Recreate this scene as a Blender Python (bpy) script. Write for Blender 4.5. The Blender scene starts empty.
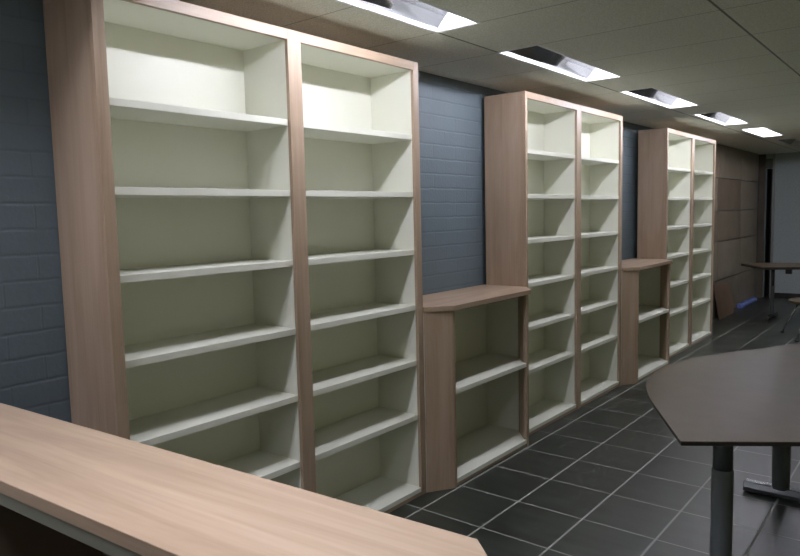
import bpy, bmesh, math, random
from mathutils import Vector, Matrix
random.seed(7)
S = bpy.context.scene
COL = S.collection

# ---------------------------------------------------------------- helpers
def bm_new():
    return bmesh.new()

def box(bm, x0, x1, y0, y1, z0, z1):
    v = [bm.verts.new(p) for p in ((x0,y0,z0),(x1,y0,z0),(x1,y1,z0),(x0,y1,z0),
                                   (x0,y0,z1),(x1,y0,z1),(x1,y1,z1),(x0,y1,z1))]
    for f in ((0,3,2,1),(4,5,6,7),(0,1,5,4),(1,2,6,5),(2,3,7,6),(3,0,4,7)):
        bm.faces.new([v[i] for i in f])
    return bm

def prism(bm, pts, z0, z1):
    """vertical prism over a counter-clockwise polygon"""
    a = [bm.verts.new((x, y, z0)) for x, y in pts]
    b = [bm.verts.new((x, y, z1)) for x, y in pts]
    n = len(pts)
    bm.faces.new(list(reversed(a))); bm.faces.new(b)
    for i in range(n):
        j = (i+1) % n
        bm.faces.new((a[i], a[j], b[j], b[i]))
    return bm

def tube(bm, p, q, r, r2=None, seg=20, cap=True):
    p, q = Vector(p), Vector(q)
    r2 = r if r2 is None else r2
    d = (q-p).normalized()
    up = Vector((0,0,1)) if abs(d.z) < .9 else Vector((1,0,0))
    a = d.cross(up).normalized(); b = d.cross(a)
    A, B = [], []
    for i in range(seg):
        t = 2*math.pi*i/seg
        o = a*math.cos(t)+b*math.sin(t)
        A.append(bm.verts.new(p+o*r)); B.append(bm.verts.new(q+o*r2))
    for i in range(seg):
        j = (i+1) % seg
        f = bm.faces.new((A[i], A[j], B[j], B[i])); f.smooth = True
    if cap:
        bm.faces.new(A); bm.faces.new(list(reversed(B)))
    return bm

def obj(name, bm, mat, parent=None, bevel=0.0):
    bmesh.ops.recalc_face_normals(bm, faces=bm.faces)
    me = bpy.data.meshes.new(name)
    bm.to_mesh(me); bm.free()
    o = bpy.data.objects.new(name, me)
    COL.objects.link(o)
    if mat: me.materials.append(mat)
    if parent: o.parent = parent
    if bevel:
        m = o.modifiers.new('bevel', 'BEVEL'); m.width = bevel; m.segments = 2
        m.limit_method = 'ANGLE'; m.angle_limit = math.radians(40)
    return o

def thing(name, label, cat, loc=(0,0,0), rotz=0, group=None):
    o = bpy.data.objects.new(name, None); COL.objects.link(o)
    o.location = loc; o.rotation_euler = (0,0,rotz)
    o.empty_display_size = .1
    o['label'] = label; o['category'] = cat
    if group: o['group'] = group
    return o

def tag(o, label, cat, group=None):
    o['label'] = label; o['category'] = cat
    if group: o['group'] = group
    return o

def struct(name, bm, mat, label=None):
    o = obj(name, bm, mat)
    o['kind'] = 'structure'
    if label:
        o['label'] = label
    return o

# ---------------------------------------------------------------- materials
def mat_new(name):
    m = bpy.data.materials.new(name); m.use_nodes = True
    nt = m.node_tree; b = nt.nodes['Principled BSDF']
    return m, nt, b

def N(nt, typ, **kw):
    n = nt.nodes.new(typ)
    for k, v in kw.items(): setattr(n, k, v)
    return n

def L(nt, a, b): nt.links.new(a, b)

def mth(nt, op, a=None, b=None, c=None):
    n = N(nt, 'ShaderNodeMath', operation=op)
    for i, v in enumerate((a, b, c)):
        if v is None: continue
        if isinstance(v, (int, float)): n.inputs[i].default_value = v
        else: L(nt, v, n.inputs[i])
    return n.outputs[0]

def plain(name, col, rough=.5, metal=0, spec=.5, noise=0.0, nscale=20, bump=0.0, bscale=200):
    m, nt, b = mat_new(name)
    b.inputs['Base Color'].default_value = (*col, 1)
    b.inputs['Roughness'].default_value = rough
    b.inputs['Metallic'].default_value = metal
    b.inputs['Specular IOR Level'].default_value = spec
    tc = N(nt, 'ShaderNodeTexCoord')
    if noise:
        n = N(nt, 'ShaderNodeTexNoise'); n.inputs['Scale'].default_value = nscale
        n.inputs['Detail'].default_value = 6
        L(nt, tc.outputs['Object'], n.inputs['Vector'])
        r = N(nt, 'ShaderNodeValToRGB')
        r.color_ramp.elements[0].position = .3; r.color_ramp.elements[1].position = .7
        r.color_ramp.elements[0].color = (*[c*(1-noise) for c in col], 1)
        r.color_ramp.elements[1].color = (*[min(1, c*(1+noise)) for c in col], 1)
        L(nt, n.outputs['Fac'], r.inputs['Fac']); L(nt, r.outputs['Color'], b.inputs['Base Color'])
    if bump:
        n = N(nt, 'ShaderNodeTexNoise'); n.inputs['Scale'].default_value = bscale
        n.inputs['Detail'].default_value = 3
        L(nt, tc.outputs['Object'], n.inputs['Vector'])
        bp = N(nt, 'ShaderNodeBump'); bp.inputs['Strength'].default_value = bump
        bp.inputs['Distance'].default_value = .002
        L(nt, n.outputs['Fac'], bp.inputs['Height']); L(nt, bp.outputs['Normal'], b.inputs['Normal'])
    return m

def wood(name, axis, dark, mid, light, rough=.42, stretch=9):
    m, nt, b = mat_new(name)
    tc = N(nt, 'ShaderNodeTexCoord')
    mp = N(nt, 'ShaderNodeMapping')
    sc = [stretch]*3; sc[axis] = .8
    mp.inputs['Scale'].default_value = sc
    L(nt, tc.outputs['Object'], mp.inputs['Vector'])
    # broad cathedral figure, distorted
    n1 = N(nt, 'ShaderNodeTexNoise'); n1.inputs['Scale'].default_value = 1.1
    n1.inputs['Detail'].default_value = 5; n1.inputs['Roughness'].default_value = .6
    n1.inputs['Distortion'].default_value = .9
    L(nt, mp.outputs['Vector'], n1.inputs['Vector'])
    # fine fibres
    mp2 = N(nt, 'ShaderNodeMapping')
    sc2 = [110]*3; sc2[axis] = 2.2
    mp2.inputs['Scale'].default_value = sc2
    L(nt, tc.outputs['Object'], mp2.inputs['Vector'])
    n2 = N(nt, 'ShaderNodeTexNoise'); n2.inputs['Scale'].default_value = 1.0
    n2.inputs['Detail'].default_value = 4
    L(nt, mp2.outputs['Vector'], n2.inputs['Vector'])
    s = mth(nt, 'ADD', mth(nt, 'MULTIPLY', n1.outputs['Fac'], .78), mth(nt, 'MULTIPLY', n2.outputs['Fac'], .22))
    r = N(nt, 'ShaderNodeValToRGB'); e = r.color_ramp.elements
    e[0].position = .30; e[0].color = (*dark, 1)
    e[1].position = .70; e[1].color = (*light, 1)
    k = e.new(.5); k.color = (*mid, 1)
    L(nt, s, r.inputs['Fac']); L(nt, r.outputs['Color'], b.inputs['Base Color'])
    b.inputs['Roughness'].default_value = rough
    bp = N(nt, 'ShaderNodeBump'); bp.inputs['Strength'].default_value = .12
    bp.inputs['Distance'].default_value = .001
    L(nt, n2.outputs['Fac'], bp.inputs['Height']); L(nt, bp.outputs['Normal'], b.inputs['Normal'])
    return m

OD, OM, OL = (.258,.180,.119), (.355,.262,.183), (.430,.330,.243)
OAK = [wood('oak_grain_x', 0, OD, OM, OL), wood('oak_grain_y', 1, OD, OM, OL), wood('oak_grain_z', 2, OD, OM, OL)]
LAM = plain('cream_laminate', (.745,.752,.66), .45, bump=.05)
TABLE = plain('brown_table_laminate', (.088,.068,.042), .31, noise=.10, nscale=9, spec=.12)
TEDGE = plain('dark_edge_band', (.015,.013,.012), .4)
STEEL = plain('grey_painted_steel', (.13,.145,.15), .38, metal=.3, bump=.02)
DARKM = plain('dark_foot_metal', (.07,.075,.078), .25, metal=.6)
CHROME = plain('chrome', (.75,.76,.78), .12, metal=1)
BLACK = plain('black_plastic', (.012,.012,.012), .5)
WHITEP = plain('white_enamel', (.86,.87,.86), .35)
GREYP = plain('grey_trim_metal', (.30,.31,.29), .4, metal=.3)
HARDB = plain('brown_back_board', (.11,.08,.062), .6, noise=.15, nscale=6)

# tube emission
m, nt, b = mat_new('fluorescent_tube')
b.inputs['Base Color'].default_value = (1,1,1,1)
b.inputs['Emission Color'].default_value = (1.0, .99, 1.12, 1)
b.inputs['Emission Strength'].default_value = 150
TUBE = m
m, nt, b = mat_new('boosted_fluorescent_tube')
b.inputs['Emission Color'].default_value = (1.0, .99, 1.12, 1)
b.inputs['Emission Strength'].default_value = 450  # emission boosted for the added counter light and the lamp behind the camera
TUBE2 = m
TUBE_OFF = plain('unlit_tube_glass', (.8,.8,.78), .3)

# aluminium reflector, slightly dented
def reflector_mat(name, bumpy):
    m, nt, b = mat_new(name)
    b.inputs['Base Color'].default_value = (.42,.43,.44,1)
    b.inputs['Metallic'].default_value = 1
    b.inputs['Roughness'].default_value = .16
    tc = N(nt, 'ShaderNodeTexCoord'); n = N(nt, 'ShaderNodeTexNoise')
    n.inputs['Scale'].default_value = 5; n.inputs['Detail'].default_value = 1
    L(nt, tc.outputs['Object'], n.inputs['Vector'])
    bp = N(nt, 'ShaderNodeBump'); bp.inputs['Strength'].default_value = bumpy
    bp.inputs['Distance'].default_value = .03
    L(nt, n.outputs['Fac'], bp.inputs['Height']); L(nt, bp.outputs['Normal'], b.inputs['Normal'])
    return m
MIRROR = reflector_mat('aluminium_reflector', .5)

# distance (in metres) to the nearest line of a regular grid along one axis
def line_dist(nt, coord, origin, period):
    a = mth(nt, 'DIVIDE', mth(nt, 'SUBTRACT', coord, origin), period)
    fr = mth(nt, 'FRACT', mth(nt, 'ADD', a, .5))
    return mth(nt, 'MULTIPLY', mth(nt, 'ABSOLUTE', mth(nt, 'SUBTRACT', fr, .5)), period)

def smooth_line(nt, dist, w, soft):
    mr = N(nt, 'ShaderNodeMapRange'); mr.interpolation_type = 'SMOOTHSTEP'
    mr.inputs['From Min'].default_value = w-soft; mr.inputs['From Max'].default_value = w+soft
    mr.inputs['To Min'].default_value = 1; mr.inputs['To Max'].default_value = 0
    L(nt, dist, mr.inputs['Value'])
    return mr.outputs['Result']

# painted rough brick (world = object coords for the walls)
def brick_mat(name, col, axis):
    m, nt, b = mat_new(name)
    tc = N(nt, 'ShaderNodeTexCoord'); sp = N(nt, 'ShaderNodeSeparateXYZ'); cb = N(nt, 'ShaderNodeCombineXYZ')
    L(nt, tc.outputs['Object'], sp.inputs[0])
    L(nt, sp.outputs[axis], cb.inputs[0])
    L(nt, mth(nt, 'SUBTRACT', sp.outputs[2], .054), cb.inputs[1])
    nz = N(nt, 'ShaderNodeTexNoise'); nz.inputs['Scale'].default_value = 14; nz.inputs['Detail'].default_value = 4
    L(nt, tc.outputs['Object'], nz.inputs['Vector'])
    off = N(nt, 'ShaderNodeVectorMath', operation='MULTIPLY_ADD')
    L(nt, nz.outputs['Color'], off.inputs[0]); off.inputs[1].default_value = (.010,.010,0)
    L(nt, cb.outputs[0], off.inputs[2])
    bt = N(nt, 'ShaderNodeTexBrick')
    bt.inputs['Scale'].default_value = 1
    bt.inputs['Brick Width'].default_value = .235; bt.inputs['Row Height'].default_value = .0886
    bt.inputs['Mortar Size'].default_value = .0045; bt.inputs['Mortar Smooth'].default_value = .6
    bt.inputs['Color1'].default_value = (*col, 1)
    bt.inputs['Color2'].default_value = (*[c*.93 for c in col], 1)
    bt.inputs['Mortar'].default_value = (*[c*.88 for c in col], 1)
    L(nt, off.outputs[0], bt.inputs['Vector'])
    # small chips of bare brick
    n3 = N(nt, 'ShaderNodeTexNoise'); n3.inputs['Scale'].default_value = 33; n3.inputs['Detail'].default_value = 2
    L(nt, tc.outputs['Object'], n3.inputs['Vector'])
    r3 = N(nt, 'ShaderNodeValToRGB'); r3.color_ramp.elements[0].position = .77; r3.color_ramp.elements[1].position = .80
    L(nt, n3.outputs['Fac'], r3.inputs['Fac'])
    mx = N(nt, 'ShaderNodeMixRGB'); mx.inputs['Color2'].default_value = (.30,.31,.32,1)
    L(nt, r3.outputs['Color'], mx.inputs['Fac']); L(nt, bt.outputs['Color'], mx.inputs['Color1'])
    L(nt, mx.outputs[0], b.inputs['Base Color'])
    b.inputs['Roughness'].default_value = .55
    n2 = N(nt, 'ShaderNodeTexNoise'); n2.inputs['Scale'].default_value = 60; n2.inputs['Detail'].default_value = 5
    L(nt, tc.outputs['Object'], n2.inputs['Vector'])
    so = N(nt, 'ShaderNodeSeparateXYZ'); L(nt, off.outputs[0], so.inputs[0])
    hz = smooth_line(nt, line_dist(nt, so.outputs[1], 0, .0886), .005, .004)
    h = mth(nt, 'SUBTRACT', mth(nt, 'MULTIPLY', n2.outputs['Fac'], .7), mth(nt, 'ADD', mth(nt, 'MULTIPLY', bt.outputs['Fac'], .3), mth(nt, 'MULTIPLY', hz, 1.0)))
    bp = N(nt, 'ShaderNodeBump'); bp.inputs['Strength'].default_value = .28; bp.inputs['Distance'].default_value = .004
    L(nt, h, bp.inputs['Height']); L(nt, bp.outputs['Normal'], b.inputs['Normal'])
    return m
BRICK = brick_mat('blue_grey_painted_brick', (.105,.138,.160), 1)
BRICKX = brick_mat('blue_grey_painted_brick_end', (.105,.138,.160), 0)

# floor tiles
m, nt, b = mat_new('charcoal_floor_tile'); FLOORM = m
tc = N(nt, 'ShaderNodeTexCoord'); sp = N(nt, 'ShaderNodeSeparateXYZ')
L(nt, tc.outputs['Object'], sp.inputs[0])
gx = smooth_line(nt, line_dist(nt, sp.outputs[0], .098, .3505), .0048, .0015)
gy = smooth_line(nt, line_dist(nt, sp.outputs[1], 2.648, .3635), .0040, .0015)
g = mth(nt, 'MAXIMUM', gx, gy)
mp = N(nt, 'ShaderNodeMapping'); mp.inputs['Scale'].default_value = (1.6, 9, 1)
L(nt, tc.outputs['Object'], mp.inputs['Vector'])
n1 = N(nt, 'ShaderNodeTexNoise'); n1.inputs['Scale'].default_value = 1.8; n1.inputs['Detail'].default_value = 7
L(nt, mp.outputs[0], n1.inputs['Vector'])
r = N(nt, 'ShaderNodeValToRGB'); r.color_ramp.elements[0].position = .32; r.color_ramp.elements[1].position = .72
r.color_ramp.elements[0].color = (.012,.015,.011,1); r.color_ramp.elements[1].color = (.036,.042,.033,1)
L(nt, n1.outputs['Fac'], r.inputs['Fac'])
mx = N(nt, 'ShaderNodeMixRGB'); mx.inputs['Color2'].default_value = (.24,.25,.225,1)
L(nt, g, mx.inputs['Fac']); L(nt, r.outputs[0], mx.inputs['Color1']); L(nt, mx.outputs[0], b.inputs['Base Color'])
L(nt, mth(nt, 'ADD', mth(nt, 'MULTIPLY', n1.outputs['Fac'], .16), mth(nt, 'ADD', mth(nt, 'MULTIPLY', g, .3), .27)), b.inputs['Roughness'])
bp = N(nt, 'ShaderNodeBump'); bp.inputs['Strength'].default_value = .5; bp.inputs['Distance'].default_value = .0015
L(nt, mth(nt, 'SUBTRACT', mth(nt, 'MULTIPLY', n1.outputs['Fac'], .25), g), bp.inputs['Height'])
L(nt, bp.outputs['Normal'], b.inputs['Normal'])

b_floor = FLOORM.node_tree.nodes['Principled BSDF']; b_floor.inputs['Specular IOR Level'].default_value = .55
# ceiling tiles
CX0, CXP, CY0, CYP = .24, 1.09, 1.545, .555
m, nt, b = mat_new('mineral_fibre_ceiling_tile'); CEILM = m
tc = N(nt, 'ShaderNodeTexCoord'); sp = N(nt, 'ShaderNodeSeparateXYZ')
L(nt, tc.outputs['Object'], sp.inputs[0])
gx = smooth_line(nt, line_dist(nt, sp.outputs[0], CX0, CXP), .0055, .002)
gy = smooth_line(nt, line_dist(nt, sp.outputs[1], CY0, CYP), .0022, .0012)
g = mth(nt, 'MAXIMUM', gx, gy)
n1 = N(nt, 'ShaderNodeTexNoise'); n1.inputs['Scale'].default_value = 150; n1.inputs['Detail'].default_value = 4
L(nt, tc.outputs['Object'], n1.inputs['Vector'])
r = N(nt, 'ShaderNodeValToRGB'); r.color_ramp.elements[0].position = .35; r.color_ramp.elements[1].position = .62
r.color_ramp.elements[0].color = (.70,.71,.62,1); r.color_ramp.elements[1].color = (.90,.91,.81,1)
L(nt, n1.outputs['Fac'], r.inputs['Fac'])
mx = N(nt, 'ShaderNodeMixRGB'); mx.inputs['Color2'].default_value = (.26,.26,.235,1)
L(nt, g, mx.inputs['Fac']); L(nt, r.outputs[0], mx.inputs['Color1']); L(nt, mx.outputs[0], b.inputs['Base Color'])
b.inputs['Roughness'].default_value = .9; b.inputs['Specular IOR Level'].default_value = .2
bp = N(nt, 'ShaderNodeBump'); bp.inputs['Strength'].default_value = .6; bp.inputs['Distance'].default_value = .003
L(nt, mth(nt, 'SUBTRACT', mth(nt, 'MULTIPLY', n1.outputs['Fac'], .4), g), bp.inputs['Height'])
L(nt, bp.outputs['Normal'], b.inputs['Normal'])

PAPER = plain('blue_grey_woven_wallpaper', (.38,.43,.435), .8, noise=.12, nscale=45, bump=.3, bscale=120)
PALE = plain('pale_olive_paint', (.37,.37,.22), .7)

# ---------------------------------------------------------------- the room
XW, XR, YB, YF, ZC = -.335, 4.4, -3.2, 12.4, 2.325
struct('floor', box(bm_new(), XW-.1, XR+.1, YB-.1, YF+.6, -.1, 0), FLOORM)
struct('wall_left', box(bm_new(), XW-.1, XW, YB-.1, YF+.1, 0, 2.8), BRICK)
ADDED_WIN = [(-2.4+2.1*k, -2.4+2.1*k+1.7) for k in range(7)]  # unseen windows, added to let soft fill light into the room
WZ0, WZ1 = .85, 2.15
bm = bm_new()
box(bm, XR, XR+.1, YB-.1, YF+.1, 0, WZ0); box(bm, XR, XR+.1, YB-.1, YF+.1, WZ1, 2.8)
yy = YB-.1
for a, b in ADDED_WIN+[(YF+.1, 0)]:
    box(bm, XR, XR+.1, yy, a, WZ0, WZ1); yy = b
struct('wall_right', bm, PALE)
m, nt, b = mat_new('added_window_glass')
tr = N(nt, 'ShaderNodeBsdfTransparent'); gl = N(nt, 'ShaderNodeBsdfGlossy'); gl.inputs['Roughness'].default_value = .02
mxs = N(nt, 'ShaderNodeMixShader'); mxs.inputs[0].default_value = .08
L(nt, tr.outputs[0], mxs.inputs[1]); L(nt, gl.outputs[0], mxs.inputs[2])
L(nt, mxs.outputs[0], nt.nodes['Material Output'].inputs['Surface'])
GLASS = m
for k, (a, b) in enumerate(ADDED_WIN):
    bm = bm_new(); e = .001
    for (p, q, z0, z1) in ((a+e,a+.05,WZ0+e,WZ1-e),(b-.05,b-e,WZ0+e,WZ1-e),(a+.05,b-.05,WZ0+e,WZ0+.05),(a+.05,b-.05,WZ1-.05,WZ1-e),((a+b)/2-.025,(a+b)/2+.025,WZ0+.05,WZ1-.05)):
        box(bm, XR+.03, XR+.07, p, q, z0, z1)
    wo = struct('added_window_%d' % (k+1), bm, WHITEP)
    obj('pane', box(bm_new(), XR+.048, XR+.052, a+.05, b-.05, WZ0+.05, WZ1-.05), GLASS, wo)
    ld = bpy.data.lights.new('added_window_portal', 'AREA'); ld.shape = 'RECTANGLE'; ld.size = WZ1-WZ0; ld.size_y = b-a
    ld.cycles.is_portal = True
    lo = bpy.data.objects.new('added_window_portal', ld); COL.objects.link(lo)
    lo.location = (XR+.12, (a+b)/2, (WZ0+WZ1)/2); lo.rotation_euler = (0, math.radians(90), 0)
struct('added_shade_pier', box(bm_new(), XW+.0005, -.001, -1.69, 0, 0, ZC-.001), BRICK)  # unseen pier, added to keep light off the wall beside the counter
struct('wall_back', box(bm_new(), XW, XR, YB-.1, YB, 0, 2.8), PALE)
# far wall with a narrow dark door opening in its left corner
bm = bm_new()
box(bm, -.135, XR, YF, YF+.1, 0, 2.8)
box(bm, XW, -.135, YF, YF+.1, 2.09, 2.8)
box(bm, XW, -.235, YF, YF+.1, 0, 2.09)
struct('wall_far', bm, PAPER)
bm = bm_new(); box(bm, -.30, -.05, YF+.45, YF+.5, 0, 2.8); box(bm, -.30, -.25, YF+.1, YF+.45, 0, 2.8); box(bm, -.12, -.05, YF+.1, YF+.45, 0, 2.8)
struct('wall_niche', bm, BLACK)
struct('trim_1', box(bm_new(), -.135, -.10, YF-.03, YF-.0005, 0, 2.32), GREYP)
struct('trim_2', box(bm_new(), XW+.001, -.237, YF-.05, YF-.0005, 0, 2.32), plain('dark_brown_board', (.085,.068,.048), .5, noise=.2, nscale=5))
struct('trim_3', box(bm_new(), -.234, -.137, YF-.02, YF-.0005, 2.10, 2.25), plain('grey_box_paint', (.13,.13,.12), .6))
struct('baseboard_far', box(bm_new(), -.098, XR, YF-.02, YF-.0005, 0.0005, .088), BLACK)

LX0, LX1, LLEN, LPER = .24, .468, 1.11, 1.665
lights_y = [CY0 + LPER*k for k in range(-2, 6)]
bm = bm_new()
ys = [YB-.1]
for y in lights_y: ys += [y, y+LLEN]
ys.append(YF+.1)
T = .012
box(bm, XW, LX0, ys[0], ys[-1], ZC, ZC+T)
LDX = [0, 0, 0, 0, .012, .04, .07, .09]      # the row drifts slightly away from the wall
XM = .62
ADDED_LIT = ((1, -1), (1, 3), (1, 4), (1, 5))  # second-row lights out of view, added to brighten counter, floor and far end
xs = XM
for row in (1, 3):
    xa, xb = LX0+row*CXP, LX1+row*CXP
    box(bm, xs, xa, ys[0], ys[-1], ZC, ZC+T)
    y = ys[0]
    for rr, k in ADDED_LIT:
        if rr == row:
            box(bm, xa, xb, y, CY0+LPER*k, ZC, ZC+T); y = CY0+LPER*k+LLEN
    box(bm, xa, xb, y, ys[-1], ZC, ZC+T)
    xs = xb
box(bm, xs, XR, ys[0], ys[-1], ZC, ZC+T)
for i in range(0, len(ys), 2):
    box(bm, LX0, XM, ys[i], ys[i+1], ZC, ZC+T)
for y, dx in zip(lights_y, LDX):
    if dx: box(bm, LX0, LX0+dx, y, y+LLEN, ZC, ZC+T)
    box(bm, LX1+dx, XM, y, y+LLEN, ZC, ZC+T)
bmesh.ops.remove_doubles(bm, verts=bm.verts, dist=1e-5)
struct('ceiling', bm, CEILM)
struct('ceiling_slab', box(bm_new(), XW, XR, YB, YF, 2.7, 2.8), PALE)

# ---------------------------------------------------------------- ceiling lights
def strip(bm, sec, y0, y1):
    """a sheet swept along y over an open section of (x, z) points"""
    a = [bm.verts.new((x, y0, z)) for x, z in sec]; b = [bm.verts.new((x, y1, z)) for x, z in sec]
    for i in range(len(sec)-1):
        f = bm.faces.new((a[i], a[i+1], b[i+1], b[i])); f.smooth = True

def ceiling_light(y0, label, lit=True, x0=None, tube_mat=None, flip=False, dx=0, refl=None):
    t = thing('ceiling_light', label, 'ceiling light', ((LX0 if x0 is None else x0)+dx, y0, ZC), 0, 'recessed strip lights in the ceiling')
    W = LX1-LX0; e = .003
    # steel body above the ceiling: an upside-down tray
    bm = bm_new()
    box(bm, 0, W, 0, LLEN, .125, .130)
    box(bm, 0.0, .004, 0, LLEN, .002, .125)
    box(bm, W-.004, W, 0, LLEN, .002, .125)
    obj('housing', bm, WHITEP, t)
    for s in (0, 1):
        ya, yb = (.0005, .0045) if s == 0 else (LLEN-.0045, LLEN-.0005)
        obj('end_plate', box(bm_new(), .0045, W-.0045, ya, yb, .002, .1245), WHITEP, t)
    # white lip on the wall side and the aisle side
    bm = bm_new(); box(bm, .0045, .008, .005, LLEN-.005, .0, .014)
    obj('side_lip', bm, WHITEP, t)
    if flip:
        t.location = (t.location.x+W, y0+LLEN, ZC); t.rotation_euler = (0, 0, math.pi)
    if not flip:
        obj('side_lip', box(bm_new(), W-.0085, W-.0045, .005, LLEN-.005, 0, .0045), WHITEP, t)
    bm = bm_new()
    f = .009
    box(bm, -f, 0, -f, LLEN+f, -.002, -.0003); box(bm, W, W+f, -f, LLEN+f, -.002, -.0003)
    box(bm, 0, W, -f, 0, -.002, -.0003); box(bm, 0, W, LLEN, LLEN+f, -.002, -.0003)
    obj('frame', bm, WHITEP, t)
    # curved mirror
    bm = bm_new()
    sec = [(.0085,.014),(.018,.025),(.032,.041),(.050,.060),(.08,.082),(.11,.097),(.15,.103),(.19,.100),(.215,.088),(.222,.07)]
    strip(bm, sec, .006, LLEN-.006)
    mo = obj('reflector', bm, refl or MIRROR, t)
    sm = mo.modifiers.new('solid', 'SOLIDIFY'); sm.thickness = .0008; sm.offset = 1
    tx, tz = W-(.022 if x0 is None else .0155), .0255
    tb = obj('tube', tube(bm_new(), (tx, .03, tz), (tx, LLEN-.03, tz), .008, seg=16), (tube_mat or TUBE) if lit else TUBE_OFF, t)
    for s in (.006, LLEN-.03):
        obj('tube_socket', box(bm_new(), tx-.01, tx+.0095, s, s+.023, tz-.009, tz+.016), WHITEP, t)
    return t

names = {
 -2: 'lit first-row strip light behind the camera',
 -1: 'lit first-row strip light over the wall end of the foreground counter',
  0: 'lit recessed strip light nearest the camera, above the first tall bookcase',
  1: 'lit recessed strip light above the first low cabinet, second from the camera',
  2: 'lit recessed strip light above the second tall bookcase, third from the camera',
  3: 'lit recessed strip light beside the third tall bookcase, fourth from the camera',
  4: 'farthest lit strip light, a small white patch before the brown panels',
  5: 'unlit recessed strip light nearest the far wall, beyond the lit ones',
}
LIT1 = (-2, -1, 0, 1, 2, 3, 4)
for row, k in ADDED_LIT:
    ceiling_light(CY0+LPER*k, {-1:'lit second-row strip light added out of view, brightening the foreground counter', 3:'lit second-row strip light added out of view, across from the farthest tall bookcase', 4:'lit second-row strip light added out of view above the low round table', 5:'lit second-row strip light added out of view nearest the far wall'}[k], True, LX0+row*CXP, TUBE2 if k == -1 else TUBE, k < 5)
for k, y in zip(range(-2, 6), lights_y):
    ceiling_light(y, names[k], lit=k in LIT1, tube_mat=TUBE2 if k == -2 else TUBE, flip=(k == -1), dx=LDX[k+2], refl=WHITEP if k == 4 else None)

# ---------------------------------------------------------------- tall bookcases
HT = 2.25
SHELVES = (1.890, 1.600, 1.306, 1.018, .728, .437)
def tall_bookcase(y0, y1, m0, m1, label, SL=.042, X0=-.325):
    """front plane x = 0, back against the brick wall; m0..m1 is the middle stile"""
    t = thing('tall_bookcase', label, 'bookcase', (0, y0, 0), 0, 'tall double bookcases along the wall')
    W = y1-y0; a, b = m0-y0, m1-y0
    FD, S0 = .018, .042          # frame depth, outer stile width
    XB = X0+.04                  # inner face of the back panel
    wy = OAK[2]; g = .0004
    bm = bm_new(); box(bm, X0, -FD-g, 0, .020, 0, HT-.0201); obj('side_panel', bm, wy, t, .0008)
    bm = bm_new(); box(bm, X0, -FD-g, W-.020, W, 0, HT-.0201); obj('side_panel', bm, wy, t, .0008)
    obj('top_panel', box(bm_new(), X0, -FD-g, 0, W, HT-.0198, HT), OAK[1], t, .0008)
    # oak face frame
    for (p, q) in ((0, SL), (a, b), (W-S0, W)):
        obj('stile', box(bm_new(), -FD, 0, p, q, 0, HT), OAK[2], t, .0012)
    for (p, q) in ((SL+g, a-g), (b+g, W-S0-g)):
        obj('top_rail', box(bm_new(), -FD, 0, p, q, HT-.042, HT), OAK[1], t, .0012)
        obj('plinth', box(bm_new(), -FD-.004, -.004, p, q, 0, .0195), OAK[1], t, .0008)
    # cream carcass
    for (p, q) in ((.0205, SL), (a, a+.02), (b-.02, b), (W-S0, W-.0205)):
        obj('lining', box(bm_new(), XB, -FD-g, p, q, .0, HT-.0202), LAM, t, .0004)
    obj('back_panel', box(bm_new(), XB-.02, XB-g, .0205, W-.0205, 0, HT-.0202), LAM, t)
    for (p, q) in ((SL+g, a-g), (b+g, W-S0-g)):
        obj('bay_top', box(bm_new(), XB, -FD-g, p, q, HT-.042, HT-.0204), LAM, t)
        obj('bottom_board', box(bm_new(), XB, -.003, p, q, .020, .044), LAM, t, .001)
        for z in SHELVES:
            zz = z+random.uniform(-.001, .001)
            obj('shelf', box(bm_new(), XB, -FD+.003, p, q, zz-.026, zz), LAM, t, .0012)
    return t

A0, A1 = 1.125, 2.822
B0, B1 = 3.940, 5.590
C0, C1 = 6.725, 8.435
tall_bookcase(A0, A1, 1.945, 2.018, 'nearest tall oak-framed bookcase with two wide bays of empty cream shelves')
tall_bookcase(B0, B1, 4.708, 4.783, 'middle tall oak-framed bookcase, empty, standing between the two low cabinets', .026, -.305)
tall_bookcase(C0, C1, 7.532, 7.615, 'farthest tall oak-framed bookcase, empty, next to the brown panels', .032, -.28)

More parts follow.
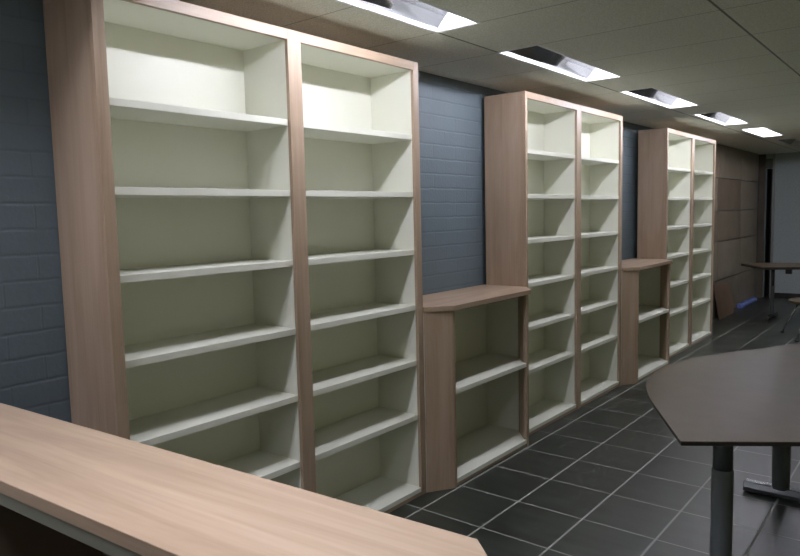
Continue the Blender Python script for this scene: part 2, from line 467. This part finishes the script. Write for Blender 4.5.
# ---------------------------------------------------------------- low cabinets with chamfered ends
def low_cabinet(y0, y1, label):
    t = thing('low_cabinet', label, 'cabinet', (0, y0, 0), 0, 'low oak cabinets with bevelled ends')
    W = y1-y0; F = .088; CH = .14; H = 1.003; X0 = -.325; XB = -.29
    e = .002; g = .0005
    def outline(xb, f, c, a, b_): return [(xb, a), (0, a), (f, a+c), (f, b_-c), (0, b_), (xb, b_)]
    # worktop
    obj('worktop', prism(bm_new(), [(X0,e),(.004,e),(F+.018,CH-.005),(F+.018,W-CH+.005),(.004,W-e),(X0,W-e)], H-.028, H), OAK[1], t, .0015)
    # angled oak end panels
    th = .02
    obj('end_panel', prism(bm_new(), [(.001,e),(F,CH),(F,CH+.022),(F-.018,CH+.006),(.001,e+.03)], 0, H-.0285), OAK[2], t, .0008)
    obj('end_panel', prism(bm_new(), [(-.035,W-.0225),(-.035,W-.048),(F-.022,W-CH-.022),(F,W-CH-.022),(F,W-CH),(.001,W-.0225)], 0, H-.0285), OAK[2], t, .0008)
    for (p, q) in ((e, .022), (W-.022, W-e)):
        obj('lining', box(bm_new(), X0, .0, p, q, 0, H-.0285), LAM, t)
    obj('back_panel', box(bm_new(), XB-.02, XB-g, .0225, W-.0225, 0, H-.0285), LAM, t)
    def board(z0, z1, nm, f):
        p = [(XB, .0225), (0.0, .034), (f-.020, CH+.0075), (f-.003, CH+.024), (f-.003, W-CH-.0225), (f-.0225, W-CH-.0225), (-.0355, W-.0485), (-.0355, W-.0225), (XB, W-.0225)]
        obj(nm, prism(bm_new(), p, z0, z1), LAM, t, .001)
    board(.020, .045, 'bottom_board', F)
    board(.515, .541, 'shelf', F)
    obj('plinth', box(bm_new(), F-.025, F-.007, CH+.023, W-CH-.023, 0, .0195), OAK[1], t)
    return t
low_cabinet(A1+.001, B0-.001, 'low oak cabinet with one shelf between the nearest and middle tall bookcases')
low_cabinet(B1+.001, C0-.001, 'low oak cabinet with one shelf between the middle and farthest tall bookcases')

# ---------------------------------------------------------------- foreground counter
ang = math.radians(3.9)
t = thing('counter', 'long oak counter crossing the foreground in front of the nearest tall bookcase', 'counter', (1.601, .827, 0), ang)
H = 1.003; XL = -1.93; D = .275
obj('worktop', prism(bm_new(), [(XL,-D),(.10,-D),(.10,-.10),(.0,0),(XL,0)], H-.026, H), OAK[0], t, .0015)
# carcass: cream under-top and shelves, brown back
obj('top_board', prism(bm_new(), [(XL+.01,-D+.003),(.085,-D+.003),(.085,-.10),(-.005,-.012),(XL+.01,-.012)], H-.052, H-.0265), plain('olive_edge_board', (.17,.165,.125), .5), t)
obj('back_panel', box(bm_new(), XL+.01, -.02, -.03, -.012, 0, H-.053), HARDB, t)
obj('end_panel', prism(bm_new(), [(.065,-D+.008),(.085,-D+.008),(.085,-.10),(-.004,-.012),(-.019,-.012),(-.019,-.03),(.065,-.108)], 0, H-.053), OAK[2], t)
obj('side_panel', box(bm_new(), XL+.01, XL+.03, -D+.008, -.031, 0, H-.053), OAK[2], t)
obj('divider', box(bm_new(), -.98, -.96, -D+.01, -.031, .0455, H-.053), HARDB, t)
for (p, q) in ((XL+.031, -.981), (-.959, .064)):
    pts = [(p,-D+.012),(q,-D+.012),(q,-.11 if q > 0 else -.031),(-.021 if q > 0 else q,-.031),(p,-.031)]
    pts = pts if q > 0 else [(p,-D+.012),(q,-D+.012),(q,-.031),(p,-.031)]
    obj('bottom_board', prism(bm_new(), pts, .02, .045), OAK[0], t)
    obj('shelf', prism(bm_new(), pts, .53, .555), OAK[0], t)

# ---------------------------------------------------------------- meeting tables
def catmull(pts, n=8):
    out = []
    for i in range(1, len(pts)-2):
        p0, p1, p2, p3 = [Vector(p) for p in pts[i-1:i+3]]
        for k in range(n):
            u = k/n
            out.append(tuple(.5*((2*p1)+(p2-p0)*u+(2*p0-5*p1+4*p2-p3)*u*u+(3*p1-p0-3*p2+p3)*u**3)))
    out.append(tuple(pts[-2]))
    return out

def meeting_table(label, loc, legs, foot, rot=0, R=.0415, pts=None, drop=.016):
    t = thing('meeting_table', label, 'table', loc, rot, 'brown meeting tables with grey legs')
    ZT = .74
    if pts is None:
        curve = catmull([(-.10,.178),(-.2,.356),(-.262,.473),(-.312,.588),(-.350,.707),(-.378,.842),(-.390,1.0),(-.368,1.153),(-.318,1.305),
                         (-.248,1.470),(-.179,1.607),(-.109,1.737),(-.037,1.862),(.035,1.985),(.155,2.190),(.33,2.48),(.42,2.62)], 4)
        pts = [(0,0),(1.25,.845),(1.33,1.2),(1.22,1.95),(.86,2.42),(.55,2.56)] + list(reversed(curve))
    # ensure counter clockwise
    area = sum(pts[i][0]*pts[(i+1)%len(pts)][1]-pts[(i+1)%len(pts)][0]*pts[i][1] for i in range(len(pts)))
    if area < 0: pts.reverse()
    obj('tabletop', prism(bm_new(), pts, ZT-.003, ZT), TABLE, t)
    cx = sum(p[0] for p in pts)/len(pts); cy = sum(p[1] for p in pts)/len(pts)
    inner = [(cx+(x-cx)*.996, cy+(y-cy)*.996) for x, y in pts]
    obj('edge_band', prism(bm_new(), inner, ZT-drop, ZT-.0032), TEDGE, t)
    for (lx, ly) in legs:
        lo = obj('leg', tube(bm_new(), (lx,ly,.05), (lx,ly,.437), R, seg=32), STEEL, t, .002)
        obj('upper_column', tube(bm_new(), (lx,ly,.4372), (lx,ly,ZT-.032), R*.9, seg=32), STEEL, lo)
        obj('mounting_plate', box(bm_new(), lx-.07, lx+.07, ly-.05, ly+.05, ZT-.0318, ZT-.0245), BLACK, lo)
    k = R/.0415
    for (fx0, fy0, fx1, fy1) in foot:
        p, q = Vector((fx0, fy0, 0)), Vector((fx1, fy1, 0)); d = (q-p).normalized(); n = Vector((-d.y, d.x, 0))
        bm = bm_new()
        sec = [(-.036*k,.010),(.036*k,.010),(.036*k,.032),(.024*k,.058),(-.024*k,.058),(-.036*k,.032)]
        a = [bm.verts.new(p+n*w+Vector((0,0,z))) for w, z in sec]; b_ = [bm.verts.new(q+n*w+Vector((0,0,z))) for w, z in sec]
        for i in range(6):
            j = (i+1) % 6; bm.faces.new((a[i], a[j], b_[j], b_[i]))
        bm.faces.new(a); bm.faces.new(b_)
        fo = obj('foot', bm, DARKM, t, .004)
        for c in (p+d*.04, q-d*.04):
            obj('glide', tube(bm_new(), (c.x, c.y, 0), (c.x, c.y, .0098), .025*k), BLACK, fo)
        if k < .9:
            obj('end_cap', tube(bm_new(), p-d*.012+Vector((0,0,.034)), p-d*.0005+Vector((0,0,.034)), .026), CHROME, fo)
    return t

nt_ = meeting_table('large brown meeting table with a curved end standing beside the bookcases, close to the camera', (1.482, 2.222, 0),
                    [(-.030,.664),(.024,1.608)], [(-.07,.664,.55,.664),(-.145,1.608,.52,1.608)])
obj('adjustment_knob', tube(bm_new(), (.04,.17,.716), (.04,.17,.700), .03, .02), BLACK, nt_)
ft = meeting_table('dark brown meeting table standing near the far wall and its grey wallpaper', (.36, 9.33, 0),
                   [(-.04,.76),(.98,1.04)], [(-.06,.56,-.03,1.0),(.96,.62,.99,1.24)], 0, .024,
                   [(0,0),(1.5,.80),(1.34,1.42),(1.2,1.46),(.23,.92),(-.28,.72),(-.37,.60),(-.385,.55)], .032)
obj('cable_box', box(bm_new(), .17, .24, .36, .42, .635, .7075), DARKM, ft, .004)

# ---------------------------------------------------------------- low round table
t = thing('round_side_table', 'low round table on splayed chrome legs in front of the far meeting table', 'table', (1.02, 8.86, 0))
bm = bm_new(); tube(bm, (0,0,.397), (0,0,.42), .31, seg=64); obj('tabletop', bm, TABLE, t, .002)
for k in range(4):
    a = math.radians(158+90*k); c, s = math.cos(a), math.sin(a)
    lg = obj('leg', tube(bm_new(), (.23*c,.23*s,.385), (.42*c,.42*s,.02), .014, .011), CHROME, t)
    obj('rubber_foot', tube(bm_new(), (.425*c,.425*s,0), (.42*c,.42*s,.022), .024, .018), BLACK, lg)
obj('hub', tube(bm_new(), (0,0,.375), (0,0,.3965), .25, seg=48), BLACK, t)

# ---------------------------------------------------------------- brown panels on the wall beyond the bookcases
t = thing('panel_partition', 'brown partition of stacked boards along the left wall beyond the farthest tall bookcase', 'partition', (-.33, 8.5, 0))
tones = [(.15,.122,.085),(.17,.14,.10),(.13,.098,.066),(.16,.13,.092),(.125,.09,.058)]
pm = [plain('brown_board_%d' % i, c, .5, noise=.14, nscale=4, bump=.05) for i, c in enumerate(tones)]
zs = [.0, .505, 1.03, 1.44, 1.875, 2.32]
yc = [.0, 1.27, 2.51, 3.60]
for i in range(3):
    for j in range(5):
        k = {(1,0):0,(1,1):1,(1,2):2,(1,3):4,(1,4):0,(2,0):1,(2,1):1,(2,2):3,(2,3):1,(2,4):1}.get((i,j), (i+j) % 5)
        bm = bm_new(); box(bm, 0, .03+.006*((i*3+j*5) % 3), yc[i]+.006, yc[i+1]-.006, zs[j]+.005, zs[j+1]-.005)
        obj('panel', bm, pm[k], t, .003)

# cardboard sheet leaning on the partition
bm = bm_new()
cr = plain('brown_cardboard', (.16,.10,.06), .7, noise=.1, nscale=6)
y0, y1 = 9.62, 10.42
v = [(-.215,y0,0.001),(-.215,y1-.02,0.001),(-.245,y1+.08,.12),(-.282,y1-.06,.42),(-.290,y0,.46)]
A = [bm.verts.new(p) for p in v]; B = [bm.verts.new((p[0]-.006,p[1],p[2])) for p in v]
bm.faces.new(A); bm.faces.new(list(reversed(B)))
for i in range(5):
    j = (i+1) % 5; bm.faces.new((A[i], A[j], B[j], B[i]))
tag(obj('cardboard_sheet', bm, cr), 'dark brown cardboard sheet leaning on the brown partition near the floor', 'cardboard')

# blue plastic packet on the floor
m, nt, b = mat_new('blue_plastic_film')
b.inputs['Base Color'].default_value = (.07,.12,.50,1); b.inputs['Roughness'].default_value = .22
BLUE = m
b.inputs['Base Color'].default_value = (.17,.24,.62,1)
bm = bm_new()
n = 24
rows = []
for i in range(n+1):
    u = i/n; y = 10.9+1.0*u
    w = .5+.5*math.sin(u*9)*.2
    h = .06*(1+.05*math.sin(u*17)+.04*math.sin(u*31+1))
    sec = [(-.290,.0),(-.290,h*.8),(-.280,h),(-.25,h*.95),(-.225,h*.55+.003*math.sin(u*40)),(-.215,.0)]
    rows.append([bm.verts.new((x, y, z)) for x, z in sec])
for i in range(n):
    for j in range(5):
        f = bm.faces.new((rows[i][j], rows[i][j+1], rows[i+1][j+1], rows[i+1][j])); f.smooth = True
    bm.faces.new((rows[i][5], rows[i][0], rows[i+1][0], rows[i+1][5]))
bm.faces.new(rows[0]); bm.faces.new(list(reversed(rows[-1])))
tag(obj('plastic_packet', bm, BLUE), 'long blue plastic packet lying on the floor against the brown partition', 'packet')

# ---------------------------------------------------------------- world, camera
w = bpy.data.worlds.new('world'); S.world = w; w.use_nodes = True
w.node_tree.nodes['Background'].inputs[0].default_value = (1.0,1.0,.55,1)
w.node_tree.nodes['Background'].inputs[1].default_value = .34

YAW, PITCH, ROLL, FPX, CXM, CZM = CAMP = (math.radians(38.96003256), math.radians(5.29250382), math.radians(-1.31928768), 682.432, 2.13255, 1.48688)
fw = Vector((-math.sin(YAW)*math.cos(PITCH), math.cos(YAW)*math.cos(PITCH), -math.sin(PITCH)))
r = fw.cross(Vector((0,0,1))).normalized(); u = r.cross(fw)
r2 = r*math.cos(ROLL)+u*math.sin(ROLL); u2 = -r*math.sin(ROLL)+u*math.cos(ROLL)
cd = bpy.data.cameras.new('camera'); cam = bpy.data.objects.new('camera', cd); COL.objects.link(cam)
M = Matrix((( r2.x,u2.x,-fw.x,CXM),(r2.y,u2.y,-fw.y,0),(r2.z,u2.z,-fw.z,CZM),(0,0,0,1)))
cam.matrix_world = M
cd.sensor_width = 36; cd.lens = FPX*36/800; cd.clip_start = .02; cd.clip_end = 60
S.camera = cam
S.view_settings.view_transform = 'Standard'
S.view_settings.look = 'None'
S.view_settings.gamma = 1
S.view_settings.use_curve_mapping = False
S.view_settings.exposure = .17
S.cycles.max_bounces = 10
S.cycles.diffuse_bounces = 6
S.cycles.blur_glossy = 1.0
S.cycles.sample_clamp_indirect = 12.0
